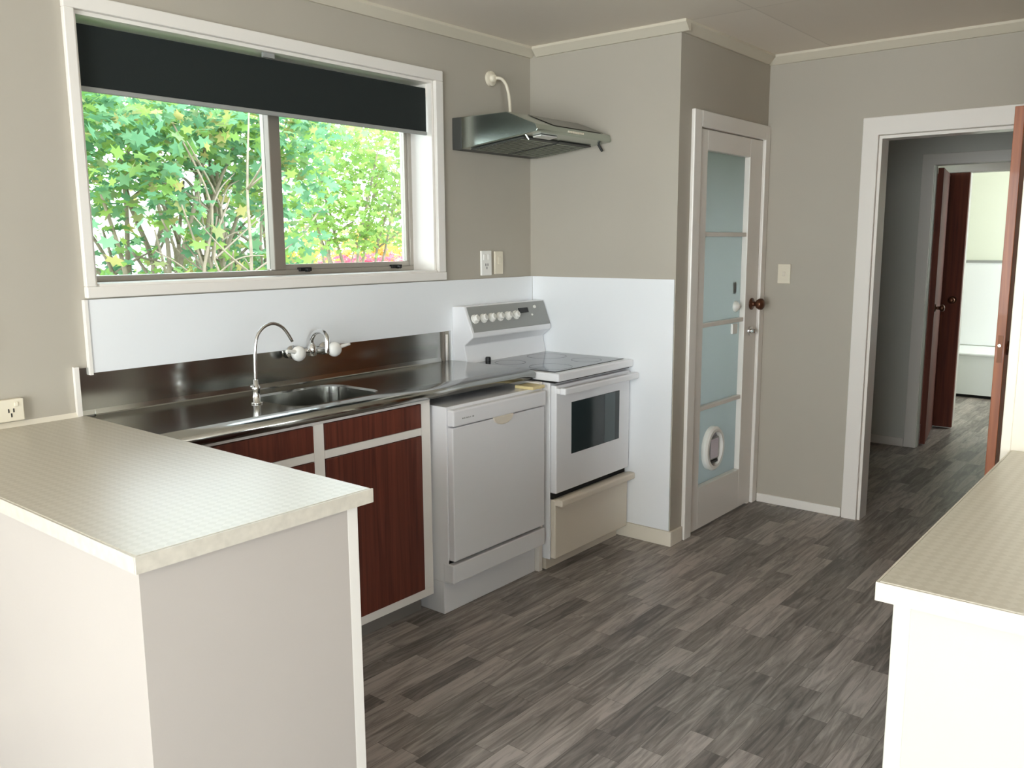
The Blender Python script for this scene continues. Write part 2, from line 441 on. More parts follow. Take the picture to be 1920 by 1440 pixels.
# hall doorway trim
b = B().prism([(-1.368, 0), (-1.368, 2.086), (-2.245, 2.086), (-2.245, 0), (-2.168, 0), (-2.168, 1.997), (-1.446, 1.997), (-1.446, 0)], 'x', .968, .988)
struct(b.out('trim_5', TRIM, bevel=.004), 'white architrave around the hall doorway', 'architrave')
b = B().box(.984, 1.094, -1.462, -1.448, 0, 1.98).box(.984, 1.094, -2.165, -2.151, 0, 1.98).box(.984, 1.094, -2.165, -1.448, 1.98, 1.994)
struct(b.out('trim_6', TRIM), 'white door lining inside the hall doorway', 'door lining')
b = B().prism([(-1.165, 0), (-1.165, 2.062), (-2.10, 2.062), (-2.10, 0), (-2.02, 0), (-2.02, 1.986), (-1.243, 1.986), (-1.243, 0)], 'x', 2.902, 2.92)
struct(b.out('trim_7', TRIM, bevel=.004), 'white architrave around the doorway at the end of the hall', 'architrave')
b = B().box(3.775, 3.8, -2.12, -1.0, 1.99, 2.075)
struct(b.out('trim_8', TRIM, bevel=.003), 'white head trim above the bathroom opening', 'head trim')

# ------------------------------------------------------------------ kitchen window
w1 = empty('window_1', ((WX0 + WX1) / 2, 0, WZ0), 'wide white framed kitchen window over the sink looking on to shrubs', 'window', kind='structure')
a0, a1, az0, az1 = -2.345, -.668, 1.308, 2.245
b = B().box(a0, a1, -.02, 0, WZ1, az1).box(a0, a1, -.024, 0, az0, WZ0).box(a0, WX0, -.02, 0, WZ0, WZ1).box(WX1, a1, -.02, 0, WZ0, WZ1)
b.out('architrave', TRIM, w1, bevel=.003)
b = B().box(WX0, WX0 + .012, .0, .2, WZ0, WZ1).box(WX1 - .012, WX1, 0, .2, WZ0, WZ1).box(WX0 + .012, WX1 - .012, 0, .2, WZ1 - .012, WZ1).box(WX0 + .012, WX1 - .012, -.02, .2, WZ0, WZ0 + .008)
b.out('window_reveal', TRIM, w1)
FX0, FX1, FZ0, FZ1, FY = WX0 + .012, WX1 - .012, WZ0 + .008, WZ1 - .012, .135
b = B().box(FX0, FX1, FY, FY + .05, FZ0, FZ0 + .02).box(FX0, FX1, FY, FY + .05, FZ1 - .02, FZ1).box(FX0, FX0 + .018, FY, FY + .05, FZ0 + .02, FZ1 - .02).box(FX1 - .02, FX1, FY, FY + .05, FZ0 + .02, FZ1 - .02)
b.out('window_frame', ALU, w1, bevel=.002)
B().box(-1.515, -1.462, FY - .008, FY + .05, FZ0 + .02, FZ1 - .02).out('mullion', ALUD, w1, bevel=.003)
b = B(); sx0, sx1, sz0, sz1 = -1.462, FX1 - .02, FZ0 + .02, FZ1 - .02
b.box(sx0, sx1, FY + .01, FY + .04, sz0, sz0 + .022).box(sx0, sx1, FY + .01, FY + .04, sz1 - .022, sz1).box(sx0, sx0 + .012, FY + .01, FY + .04, sz0 + .022, sz1 - .022).box(sx1 - .016, sx1, FY + .01, FY + .04, sz0 + .022, sz1 - .022)
b.out('opening_sash', ALU, w1, bevel=.002)
B().box(FX0 + .018, -1.515, FY + .022, FY + .027, FZ0 + .02, FZ1 - .02).out('window_pane', GLASS, w1)
B().box(sx0 + .012, sx1 - .016, FY + .022, FY + .027, sz0 + .022, sz1 - .022).out('window_pane', GLASS, w1)
for sx in (-1.365, -.845):
    B().box(sx - .03, sx + .03, FY - .012, FY + .01, FZ0 + .012, FZ0 + .028).box(sx - .008, sx + .008, FY - .03, FY - .012, FZ0 + .010, FZ0 + .022).out('window_stay', BLACK, w1, bevel=.002)

# roller blind
rb = empty('roller_blind', (-1.49, .03, 1.965), 'dark charcoal roller blind pulled a quarter down the kitchen window', 'blind')
B().box(-2.292, -.732, .030, .032, 1.975, 2.168).out('blind_fabric', BLIND, rb)
B().lathe([(0, .018), (1.556, .018)], (-2.29, .053, 2.152), (1, 0, 0), 20).out('blind_roller', BLIND, rb, smooth=False)
B().box(-2.292, -.732, .024, .038, 1.962, 1.978).out('bottom_bar', GREYP, rb, bevel=.003)
for x0 in (-2.2985, -.7325):
    B().box(x0, x0 + .005, .03, .08, 2.13, 2.187).out('bracket', TRIM, rb)
B().box(-1.60, -1.55, .018, .03, 2.170, 2.187).out('centre_clip', GREYP, rb)

# ------------------------------------------------------------------ splashbacks
sp = empty('splashback', (-1.1, 0, .08), 'white board splashback under the kitchen window behind sink and stove', 'splashback', 'white splashback boards')
B().box(-2.346, -.009, -.018, -.001, 1.066, 1.3035).out('upper_board', SPLASH, sp)
B().box(-.64, -.009, -.018, -.001, .08, 1.066).out('lower_board', SPLASH, sp)
B().box(-2.356, -2.346, -.022, -.001, 1.060, 1.3035).out('edge_bead', TRIM, sp)
sp2 = B().box(-.008, -.001, -.858, -.019, .077, 1.303).out('splashback', SPLASH)
tag(sp2, 'white board splashback on the side wall to the right of the stove', 'splashback', 'white splashback boards')

# ------------------------------------------------------------------ peninsula
PT = .928
pw = empty('worktop', (-2.65, -.7, PT - .032), 'cream patterned laminate peninsula worktop at lower left, joining the steel sink bench', 'worktop', 'laminate worktops')
B().box(-2.932, -2.376, -1.388, -.001, PT - .032, PT).out('laminate_top', LAM, pw, bevel=.0025)
b = B().box(-2.935, -2.373, -1.392, -1.388, PT - .033, PT - .001).box(-2.936, -2.932, -1.388, -.002, PT - .033, PT - .001)
b.out('edge_strip', EDGE, pw)
B().prism([(-.001, PT), (-.016, PT), (-.001, PT + .014)], 'x', -2.93, -2.395).out('wall_bead', CREAM, pw)
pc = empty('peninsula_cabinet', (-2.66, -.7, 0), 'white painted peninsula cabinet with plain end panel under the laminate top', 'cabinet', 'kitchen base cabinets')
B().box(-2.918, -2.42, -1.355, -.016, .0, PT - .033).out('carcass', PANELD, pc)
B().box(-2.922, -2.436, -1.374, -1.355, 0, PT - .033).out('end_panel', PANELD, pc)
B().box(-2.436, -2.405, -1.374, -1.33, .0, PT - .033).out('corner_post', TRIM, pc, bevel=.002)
for y0, y1 in ((-1.32, -.93), (-.91, -.54)):
    B().box(-2.42, -2.408, y0, y1, .10, .86).out('cabinet_door', MAHOG, pc, bevel=.002)

# ------------------------------------------------------------------ stainless bench
BZ = .925
sb = empty('sink_bench', (-1.5, -.27, BZ - .04), 'stainless steel sink bench with inset bowl under the window', 'sink bench')
X0, X1, Y0, Y1 = -2.372, -.645, -.455, -.013
bx0, bx1, by0, by1, br_ = -1.845, -1.455, -.425, -.125, .07
b = B(); N = 64


def rr(x0, x1, y0, y1, r, n=N):
    cx, cy = (x0 + x1) / 2, (y0 + y1) / 2; hx, hy = (x1 - x0) / 2 - r, (y1 - y0) / 2 - r; pts = []
    for q, (sx, sy) in enumerate(((1, 1), (-1, 1), (-1, -1), (1, -1))):
        for k in range(n // 4):
            t = q * pi / 2 + (pi / 2) * k / (n // 4 - 1)
            pts.append((cx + sx * hx + r * cos(t), cy + sy * hy + r * sin(t)))
    return pts


inner = rr(bx0, bx1, by0, by1, br_)
outer = rr(bx0 - .012, bx1 + .012, by0 - .012, by1 + .012, br_ + .012)
rect = []
ccx, ccy = (bx0 + bx1) / 2, (by0 + by1) / 2
for q in range(4):
    corner = [(X1, Y1), (X0, Y1), (X0, Y0), (X1, Y0)][q]
    for k in range(N // 4):
        f = k / (N // 4 - 1)
        ix, iy = outer[q * N // 4 + k]
        if q == 0: p = (X1, iy + (Y1 - iy) * min(1, f * 2)) if f < .5 else (X1 + (ix - X1) * (f - .5) * 2, Y1)
        if q == 1: p = (ix + (X0 - ix) * min(1, f * 2), Y1) if f < .5 else (X0, Y1 + (iy - Y1) * (f - .5) * 2)
        if q == 2: p = (X0, iy + (Y0 - iy) * min(1, f * 2)) if f < .5 else (X0 + (ix - X0) * (f - .5) * 2, Y0)
        if q == 3: p = (ix + (X1 - ix) * min(1, f * 2), Y0) if f < .5 else (X1, Y0 + (iy - Y0) * (f - .5) * 2)
        rect.append(p)
loops = [[b.bm.verts.new((x, y, z)) for x, y in L_] for L_, z in
         [(rect, BZ - .036), (rect, BZ), (outer, BZ), (inner, BZ - .006), (rr(bx0 + .006, bx1 - .006, by0 + .006, by1 - .006, br_), BZ - .13), (rr(bx0 + .04, bx1 - .04, by0 + .04, by1 - .04, br_ * .7), BZ - .16)]]
for A, Bb in zip(loops, loops[1:]):
    for k in range(N):
        try: b.bm.faces.new((A[k], A[(k + 1) % N], Bb[(k + 1) % N], Bb[k]))
        except ValueError: pass
b.bm.faces.new(loops[-1])
b.out('bench_top', STEEL, sb, bevel=0)
B().lathe([(0, .040), (.004, .040), (.004, .030), (.001, .026)], (ccx, ccy, BZ - .160), (0, 0, 1)).out('sink_waste', CHROME, sb)
rim = [(-.455, 0), (-.470, -.0004), (-.485, -.0014), (-.498, -.0028), (-.509, -.0048), (-.518, -.0078), (-.525, -.012), (-.529, -.017), (-.530, -.024), (-.527, -.040)]
b = B(); prev = None
for y, z in rim:
    row = [b.bm.verts.new((X0, y, BZ + z)), b.bm.verts.new((X1, y, BZ + z))]
    if prev: b.bm.faces.new((prev[0], prev[1], row[1], row[0]))
    prev = row
lo = [b.bm.verts.new((X0, -.455, BZ - .040)), b.bm.verts.new((X1, -.455, BZ - .040))]
b.bm.faces.new((prev[0], prev[1], lo[1], lo[0]))
b.bm.verts.index_update(); vs = list(b.bm.verts)
for side in (0, 1): b.bm.faces.new([vs[i * 2 + side] for i in range(len(rim) + 1)])
fr = b.out('front_rim', STEEL, sb, smooth=False)
for p in fr.data.polygons:
    if abs(p.normal.x) < .5 and p.normal.z > -.5: p.use_smooth = True
B().prism([(-.001, PT + .001), (-.012, PT + .001), (-.0095, BZ + .02), (-.0085, 1.084), (-.001, 1.084)], 'x', -2.388, -2.346).out('upstand_end', STEEL, sb)
B().prism([(-.001, BZ - .01), (-.016, BZ), (-.013, BZ + .004), (-.0095, BZ + .02), (-.0085, 1.064), (-.001, 1.064)], 'x', -2.346, -.70).out('upstand', STEEL, sb)
B().box(-2.404, -2.389, -.016, -.001, PT + .001, 1.09).out('end_bead', TRIM, sb)
B().box(-.697, -.687, -.02, -.001, BZ + .001, 1.064).out('joint_strip', ALUD, sb)
B().tube([(-.672, -.016, BZ + .001), (-.672, -.016, 1.05)], .008).out('joint_pipe', TRIM, sb, smooth=True)

# ------------------------------------------------------------------ cabinet under the sink
CF = -.505
kc = empty('sink_cabinet', (-1.8, -.25, 0), 'sink cabinet with mahogany doors and drawers in a white face frame', 'cabinet', 'kitchen base cabinets')
B().box(-2.40, -1.29, CF + .02, -.02, .085, .70).out('carcass', PANEL, kc)
b = B().box(-2.40, -1.287, CF, CF + .02, .870, .884)
for x0, x1 in ((-2.40, -2.33), (-1.85, -1.805), (-1.337, -1.287)): b.box(x0, x1, CF, CF + .02, .118, .870)
b.box(-2.33, -1.85, CF, CF + .02, .745, .775).box(-1.805, -1.337, CF, CF + .02, .745, .775)
b.box(-2.40, -1.287, CF, CF + .02, .085, .118)
b.out('face_frame', TRIM, kc, bevel=.0015)
for x0, x1 in ((-2.33, -1.85), (-1.805, -1.337)):
    B().box(x0 + .002, x1 - .002, CF - .004, CF + .016, .777, .868).out('drawer_front', MAHOG, kc, bevel=.0015)
    B().box(x0 + .002, x1 - .002, CF - .004, CF + .016, .120, .743).out('cabinet_door', MAHOG, kc, bevel=.0015)
B().box(-2.40, -1.29, CF + .07, CF + .09, 0, .085).out('toe_kick', COVE, kc)

# filter tap (gooseneck)
ft = empty('filter_tap', (-1.922, -.311, BZ), 'tall slim chrome gooseneck filter tap standing on the steel bench', 'tap', 'kitchen taps')
# stands on the deck behind the bowl's left end
fx, fy = -1.895, -.255
ft.location = (fx, fy, BZ); ft['_o'] = (fx, fy, BZ)
B().lathe([(0, .020), (.004, .020), (.006, .013), (.045, .012), (.05, .014), (.062, .014), (.066, .009), (.085, .008)], (fx, fy, BZ), (0, 0, 1)).out('tap_body', CHROME, ft, smooth=True)
B().tube([(fx + dx, fy + dy, BZ + dz) for dx, dy, dz in ((0, 0, .08), (.002, 0, .14), (.006, 0, .20), (.02, 0, .243), (.05, 0, .268), (.085, 0, .275), (.118, 0, .262), (.14, 0, .240), (.163, 0, .205))], .0058, 12).out('spout', CHROME, ft, smooth=True)
B().tube([(fx, fy, BZ + .056), (fx - .018, fy - .01, BZ + .066), (fx - .03, fy - .016, BZ + .064)], .0045).out('lever', CHROME, ft, smooth=True)

# wall mixer
mx = empty('wall_mixer', (-1.49, -.02, 1.055), 'chrome wall mixer with two white ceramic lever handles above the sink', 'tap', 'kitchen taps')
b = B().tube([(-1.565, -.05, 1.058), (-1.405, -.05, 1.053)], .013, 14)
for x in (-1.565, -1.405): b.lathe([(0, .026), (.006, .026), (.008, .012), (.04, .012)], (x, -.0185, 1.056), (0, -1, 0))
b.lathe([(-.022, .012), (-.018, .018), (.018, .018), (.026, .011), (.03, .011)], (-1.487, -.05, 1.056), (0, 0, 1))
b.out('mixer_body', CHROME, mx, smooth=True)
B().tube([(-1.487, -.05, 1.08), (-1.49, -.055, 1.105), (-1.497, -.09, 1.132), (-1.505, -.14, 1.140), (-1.512, -.175, 1.122), (-1.515, -.18, 1.085), (-1.515, -.18, 1.058)], .0095, 12).out('spout', CHROME, mx, smooth=True)
for x, s in ((-1.572, -1), (-1.398, 1)):
    hb = B().lathe([(0, .012), (.004, .024), (.014, .030), (.026, .030), (.036, .024), (.042, .010)], (x + s * .002, -.058, 1.056), (0, -1, -.05))
    hd = hb.out('handle', CERAM, mx, smooth=True)
    B().tube([(x, -.082, 1.058), (x + s * .035, -.088, 1.066), (x + s * .07, -.092, 1.072)], [.010, .008, .006], 10).out('lever', CERAM, hd, smooth=True)

# ------------------------------------------------------------------ dishwasher
DX0, DX1 = -1.268, -.672
dw = empty('dishwasher', ((DX0 + DX1) / 2, -.3, 0), 'white freestanding dishwasher between the mahogany cabinet and the stove', 'dishwasher')
B().box(DX0, DX1, -.572, -.03, .135, .852).box(DX0, DX1, -.545, -.03, .0, .135).out('body', ENAMEL, dw, bevel=.003)
B().box(DX0 + .004, DX1 - .004, -.602, -.573, .232, .772).out('door', ENAMEL, dw, bevel=.004)
cpn = B().box(DX0 + .002, DX1 - .002, -.610, -.573, .777, .842).out('control_panel', ENAMEL, dw, bevel=.006)
b = B()
pts = [(-.965 + .062 * cos(t), .778 - .036 * sin(t)) for t in [pi * k / 12 for k in range(13)]]
b.prism(pts, 'y', -.6125, -.602); b.out('door_handle', BEIGE, dw, bevel=.002)
B().box(DX0 - .002, DX1 + .002, -.600, -.545, .140, .218).out('kick_panel', ENAMEL, dw, bevel=.004)
B().box(DX0 + .002, DX1 - .002, -.572, -.55, .218, .232).out('door_gap', GAP, dw)
B().box(DX1 - .085, DX1 + .002, -.60, -.50, .8525, .866).out('top_corner_cap', YELLOW, dw, bevel=.003)
b = B()
for i, wd in enumerate((.008, .006, .008, .006, .003, .009)):
    b.box(DX0 + .05 + i * .012, DX0 + .05 + i * .012 + wd, -.6112, -.6098, .803, .808)
b.out('badge', GREYP, cpn)
ep = B().box(-.668, -.642, -.565, -.02, 0, .872).out('filler_panel', PANEL, bevel=.002)
tag(ep, 'narrow white upright filler panel between dishwasher and stove', 'panel')

# ------------------------------------------------------------------ stove
SX0, SX1 = -.632, -.016
st = empty('stove', ((SX0 + SX1) / 2, -.32, 0), 'white freestanding electric stove with glass hob in the corner', 'stove')
B().box(SX0, SX1, -.598, -.03, .055, .872).out('body', ENAMEL, st, bevel=.003)
B().box(SX0 + .01, SX1 - .01, -.57, -.06, 0, .055).out('plinth', BEIGE, st)
B().box(SX0 - .004, SX1 + .004, -.648, -.096, .876, .912).out('hob_surround', ENAMEL, st, bevel=.006)
B().box(SX0, SX1, -.625, -.1, .868, .877).out('hob_gap', GAP, st)
hob = B().box(SX0 + .03, SX1 - .02, -.605, -.135, .9118, .9150).out('hob_glass', GLASSK, st, bevel=.001)
RING = mat('hob_ring_print', (70, 74, 76), .2)
for cx, cy, r in ((-.48, -.49, .10), (-.19, -.49, .075), (-.48, -.25, .075), (-.19, -.25, .10)):
    b = B(); prev = None; ring = []
    for k in range(48):
        t = 2 * pi * k / 48; ring.append([b.bm.verts.new((cx + rr_ * cos(t), cy + rr_ * sin(t), .9154)) for rr_ in (r, r - .003)])
    for k in range(48):
        p, q = ring[k], ring[(k + 1) % 48]; b.bm.faces.new((p[0], q[0], q[1], p[1]))
    b.out('hob_ring', RING, hob)
B().lathe([(0, .013), (.018, .013), (.022, .010)], (-.50, -.128, .912), (0, 0, 1)).out('vent_cap', BLACK, st)
prof = [(-.0185, .90), (-.0185, 1.180), (-.094, 1.183), (-.148, 1.050), (-.148, 1.036), (-.095, .996), (-.114, .905)]
B().prism(prof, 'x', SX0, SX1).out('backguard', ENAMEL, st, bevel=.004)
# slanted fascia lies on the line (-.094,1.183)-(-.148,1.050)
d = Vector((0, -.054, -.133)).normalized(); nrm = Vector((0, -.133, .054)).normalized()
P0 = Vector((0, -.094, 1.183))


def fas(x, t, o): return Vector((x, 0, 0)) + P0 + d * t + nrm * o


def fbox(b, x0, x1, t0, t1, o0, o1):
    v = [b.bm.verts.new(fas(x, t, o)) for x in (x0, x1) for t in (t0, t1) for o in (o0, o1)]
    for f in ((0, 1, 3, 2), (4, 6, 7, 5), (0, 4, 5, 1), (2, 3, 7, 6), (0, 2, 6, 4), (1, 5, 7, 3)): b.bm.faces.new([v[i] for i in f])
    return b


cpn = fbox(B(), SX0 + .014, SX1 - .006, .006, .132, -.001, .003).out('control_panel', GREYP, st)
for x in (-.588, -.527, -.466, -.404, -.342, -.281):
    kb = B().lathe([(0, .023), (.006, .022), (.007, .017), (.020, .015), (.024, .012)], fas(x, .068, .003), nrm, 20)
    fbox(kb, x - .0035, x + .0035, .052, .084, .018, .027)
    kb.out('knob', CERAM, cpn, smooth=False)
fbox(B(), -.246, -.172, .035, .060, .003, .006).out('clock_display', BLACK, cpn)
B().lathe([(0, .009), (.006, .008)], fas(-.112, .035, .003), nrm).out('button', CERAM, cpn)
B().lathe([(0, .006), (.004, .005)], fas(-.150, .075, .003), nrm).out('button', CERAM, cpn)
od = B().box(SX0 + .002, SX1 - .002, -.632, -.600, .368, .858).out('oven_door', ENAMEL, st, bevel=.005)
B().box(-.515, -.115, -.6345, -.630, .532, .770).out('oven_window', OVENG, od, bevel=.001)
B().box(-.245, -.155, -.6350, -.6343, .534, .768).out('oven_window_band', OVENI, od)
b = B().box(SX0 + .0, SX1 + .004, -.682, -.650, .820, .850).box(SX0 + .0, SX0 + .03, -.652, -.630, .822, .848).box(SX1 - .03, SX1 + .002, -.652, -.630, .822, .848)
b.out('oven_handle', BEIGE if 0 else ENAMEL, od, bevel=.006)
B().box(SX0 + .004, SX1 - .004, -.61, -.59, .340, .368).out('drawer_gap', GAP, st)
dr = B().box(SX0 + .002, SX1 - .002, -.628, -.600, .062, .338).out('warming_drawer', BEIGE, st, bevel=.005)
b = B().box(SX0, SX1 + .004, -.668, -.626, .312, .344)
b.out('drawer_handle', BEIGE, dr, bevel=.006)

# ------------------------------------------------------------------ rangehood
rh = empty('rangehood', (-.3, 0, 1.9), 'dark steel wedge rangehood mounted in the corner above the stove', 'rangehood')
HX0, HX1 = -.592, -.004
B().box(HX0, HX1, -.058, -.001, 1.906, 2.050).out('rear_box', HOODD, rh, bevel=.002)
B().prism([(-.058, 2.050), (-.330, 2.049), (-.490, 1.985), (-.500, 1.962), (-.495, 1.952), (-.058, 1.907)], 'x', HX0, HX1).out('canopy', HOODM, rh, bevel=.003)
ux = lambda y: 1.907 + (-.058 - y) / .437 * .045 - .002
for x0, x1 in ((HX0 + .03, -.305), (-.292, HX1 - .03)):
    fb = B().prism([(-.09, ux(-.09)), (-.40, ux(-.40)), (-.40, ux(-.40) - .005), (-.09, ux(-.09) - .005)], 'x', x0, x1)
    f_ = fb.out('grease_filter', HOODD, rh)
    g = B()
    for k in range(14):
        y = -.11 - k * .02
        g.prism([(y, ux(y) - .005), (y - .006, ux(y - .006) - .005), (y - .006, ux(y - .006) - .008), (y, ux(y) - .008)], 'x', x0 + .01, x1 - .01)
    g.out('filter_slats', HOODM, f_)
B().prism([(-.42, ux(-.42)), (-.465, ux(-.465)), (-.465, ux(-.465) - .006), (-.42, ux(-.42) - .006)], 'x', -.52, -.40).out('hood_lamp', mat('lamp_lens', (214, 214, 208), .3), rh)
B().tube([(-.585, -.43, ux(-.43)), (-.575, -.44, ux(-.44) - .022)], .004).out('front_clip', CHROME, rh)
B().tube([(-.03, -.44, ux(-.44)), (-.025, -.46, ux(-.46) - .035)], .006).out('front_clip', BLACK, rh)
cs = B().prism([(-.3375, 2.048), (-.4855, 1.989), (-.4860, 1.9905), (-.338, 2.0495)], 'x', -.45, -.06).out('front_glass', mat('brown_hood_glass', (70, 66, 58), .2, .3), rh)
b = B()
for i in range(7):
    b.box(-.36 + i * .018, -.36 + i * .018 + .011, -.5015, -.4955, 1.965, 1.974)
b.out('switch_labels', PLASW, rh)
hc = empty('wall_outlet', (-.315, 0, 2.226), 'round white wall outlet with a curved cord above the rangehood', 'outlet')
B().lathe([(0, .036), (.012, .034), (.016, .020), (.03, .017), (.034, .012)], (-.318, -.001, 2.262), (0, -1, 0)).out('outlet_cover', PLASW, hc, smooth=False)
B().tube([(-.312, -.034, 2.262), (-.295, -.055, 2.258), (-.270, -.065, 2.228), (-.262, -.075, 2.17), (-.268, -.085, 2.11), (-.27, -.088, 2.052)], .0075, 10).out('cord', PLASW, hc, smooth=True)

# ------------------------------------------------------------------ electrical fittings


def plate(name, label, cat, x0, x1, z0, z1, m, rockers, group=None, t=.012, sx=.018, sz=.028):
    e = empty(name, ((x0 + x1) / 2, 0, z0), label, cat, group)
    B().box(x0, x1, -t, -.001, z0, z1).out('face_plate', m, e, bevel=.003)
    for rx, rz in rockers: B().box(rx - sx / 2, rx + sx / 2, -t - .004, -t, rz - sz / 2, rz + sz / 2).out('rocker', m, e, bevel=.002)
    return e


def sockets(e, cx, cz, y, s=1):
    b = B()
    for ang, dx, dz in ((25, -.008, .006), (-25, .008, .006), (0, 0, -.010)):
        b.box(cx + dx * s - .0018, cx + dx * s + .0018, y - .0012, y, cz + dz * s - .006, cz + dz * s + .006)
    b.out('socket_slots', BLACK, e)


p1 = plate('power_socket', 'white power socket between window and corner, the left one of the pair', 'socket', -.407, -.330, 1.318, 1.440, CERAM, [(-.385, 1.408), (-.352, 1.408)], 'wall plates beside the window')
sockets(p1, -.368, 1.365, -.012)
p2 = plate('isolator_switch', 'cream isolator switch between window and corner, nearer the corner', 'switch', -.304, -.240, 1.322, 1.436, PLASW, [(-.272, 1.39)], 'wall plates beside the window', sx=.024, sz=.036)
p3 = plate('double_power_socket', 'cream double power socket just above the peninsula worktop at far left', 'socket', -2.69, -2.567, .948, 1.016, PLASW, [(-2.665, 1.0), (-2.59, 1.0)], 'cream outlets left of the window', t=.024, sx=.012, sz=.014)
sockets(p3, -2.65, .976, -.024, .9); sockets(p3, -2.605, .976, -.024, .9)
p4 = plate('wall_switch', 'small brown grey wall switch at the left picture edge above the double socket', 'switch', -2.72, -2.630, 1.165, 1.255, BEIGE, [(-2.675, 1.21)], 'cream outlets left of the window')
e = empty('light_switch', (.988, -.99, 1.249), 'small cream light switch right of the frosted glass door', 'switch')
B().box(.978, .987, -1.024, -.953, 1.249, 1.355).out('face_plate', PLASW, e, bevel=.003)
B().box(.973, .978, -.997, -.981, 1.29, 1.315).out('rocker', BEIGE, e, bevel=.002)

# ------------------------------------------------------------------ glazed door in the nook
tr = B().box(.113, .187, -.881, -.861, 0, 2.088).box(.187, .93, -.881, -.861, 2.012, 2.088).box(.925, .985, -.881, -.861, 0, 2.088)
struct(tr.out('trim_9', TRIM, bevel=.005), 'white architrave around the frosted glass door', 'architrave')
d1 = empty('door_1', (.55, -.861, 0), 'narrow white door with four frosted panes and a cat flap', 'door', kind='structure')
DY0, DY1 = -.868, -.830
LX0, LX1 = .190, .890
gx0, gx1 = .277, .762
rails = [(0.012, .232), (.628, .650), (1.052, 1.074), (1.502, 1.524), (1.912, 2.008)]
b = B().box(LX0, gx0, DY0, DY1, .012, 2.008).box(gx1, LX1, DY0, DY1, .012, 2.008)
for z0, z1 in rails: b.box(gx0, gx1, DY0 + (.0 if z1 - z0 > .05 else .006), DY1, z0, z1)
b.out('door_frame', TRIM, d1, bevel=.003)
B().box(.893, .925, -.862, -.80, 0, 2.01).out('door_stop', TRIM, d1)
for (a, z0), (z1, b_) in zip(rails, rails[1:]):
    B().box(gx0, gx1, -.838, -.834, z0, z1).out('frosted_pane', FROST, d1)
kn = B().lathe([(0, .032), (.005, .032), (.008, .014), (.028, .013), (.034, .024), (.048, .031), (.062, .030), (.070, .020), (.073, .006)], (.842, DY0, 1.142), (0, -1, 0)).out('door_knob', BRONZE, d1, smooth=True)
B().lathe([(0, .026), (.010, .025), (.012, .014), (.030, .012), (.034, .008)], (.832, DY0, .995), (0, -1, 0)).out('deadlock', CHROME, d1, smooth=False)
B().box(.672, .712, DY1 - .006, DY1 - .001, 1.205, 1.265).out('latch_box_shadow', GREYP, d1)  # grey plate standing for the latch box's shadow behind the frosted pane
B().lathe([(0, .030), (.008, .030), (.018, .022), (.03, .008)], (.700, -.8385, 1.135), (0, -1, 0)).out('security_latch', CERAM, d1, smooth=True)
B().box(.655, .715, -.852, -.8385, .99, 1.045).out('latch_keeper', CERAM, d1, bevel=.003)
# cat flap
fcx, fcz = .462, .405
b = B(); N2 = 40; pr = []
for k in range(N2):
    t = 2 * pi * k / N2
    row = []
    for ra, rz_, y in ((.108, .118, -.839), (.108, .118, -.862), (.098, .108, -.872), (.080, .092, -.872), (.078, .090, -.839)):
        row.append(b.bm.verts.new((fcx + ra * cos(t), y, fcz + rz_ * sin(t))))
    pr.append(row)
for k in range(N2):
    p, q = pr[k], pr[(k + 1) % N2]
    for i in range(4): b.bm.faces.new((p[i], q[i], q[i + 1], p[i + 1]))
cf = b.out('cat_flap', CERAM, d1, smooth=False)
ell = [(fcx + .079 * cos(2 * pi * k / 32), fcz + .091 * sin(2 * pi * k / 32)) for k in range(32)]
B().prism(ell, 'y', -.845, -.8395).out('flap_backplate', mat('grey_lilac_plastic', (168, 164, 172), .4), cf)
B().box(fcx - .052, fcx + .052, -.860, -.846, fcz - .060, fcz + .058).out('flap_frame', GREYP, cf, bevel=.004)
B().box(fcx - .044, fcx + .044, -.8635, -.860, fcz - .052, fcz + .052).out('flap_panel', mat('pale_lilac_flap', (222, 214, 224), .3), cf, bevel=.002)
B().box(fcx - .045, fcx + .045, -.862, -.846, fcz - .078, fcz - .062).out('flap_latch', BLACK, cf, bevel=.003)

# ------------------------------------------------------------------ wooden doors
d2 = empty('door_2', (.984, -2.18, 0), 'orange brown wooden door standing open beside the hall doorway', 'door', kind='structure')
B().box(.262, .962, -2.198, -2.163, .012, 1.985).out('door_leaf', DOORW, d2, bevel=.002)
B().box(.2595, .262, -2.190, -2.172, .99, 1.10).out('latch_plate', BRONZE, d2)
B().lathe([(0, .006), (.012, .006)], (.2595, -2.18, 1.06), (-1, 0, 0), 12).out('latch_bolt', CHROME, d2)
for s in (-1,):
    yy = -2.198
    B().lathe([(0, .030), (.005, .030), (.008, .012), (.03, .012), (.036, .024), (.052, .028), (.062, .018), (.064, .004)], (.325, yy, 1.045), (0, s, 0)).out('door_knob', BRONZE, d2, smooth=True)
for z in (.25, 1.75):
    B().box(.957, .981, -2.166, -2.160, z, z + .09).out('hinge', BRONZE, d2)
d3 = empty('door_3', (3.02, -1.262, 0), 'dark brown wooden door ajar at the end of the hall', 'door', kind='structure')
ang = radians(9.5)
q = B().box(0, .72, -.018, .018, .012, 1.975)
kb = B()
kb.lathe([(0, .028), (.005, .028), (.008, .012), (.03, .012), (.036, .022), (.052, .026), (.062, .016), (.064, .004)], (.06, -.018, 1.0), (0, -1, 0))
for bb, nm, mm in ((q, 'door_leaf', DOORD), (kb, 'door_knob', BRONZE)):
    for v in bb.bm.verts:
        x, y = v.co.x, v.co.y
        v.co.x = 3.02 + x * cos(ang) - y * sin(ang); v.co.y = -1.262 + x * sin(ang) + y * cos(ang)
    bb.out(nm, mm, d3, smooth=(nm == 'door_knob'))
d4 = empty('door_4', (3.765, -.9, 0), 'second dark brown door beyond, beside the bathroom opening', 'door', kind='structure')
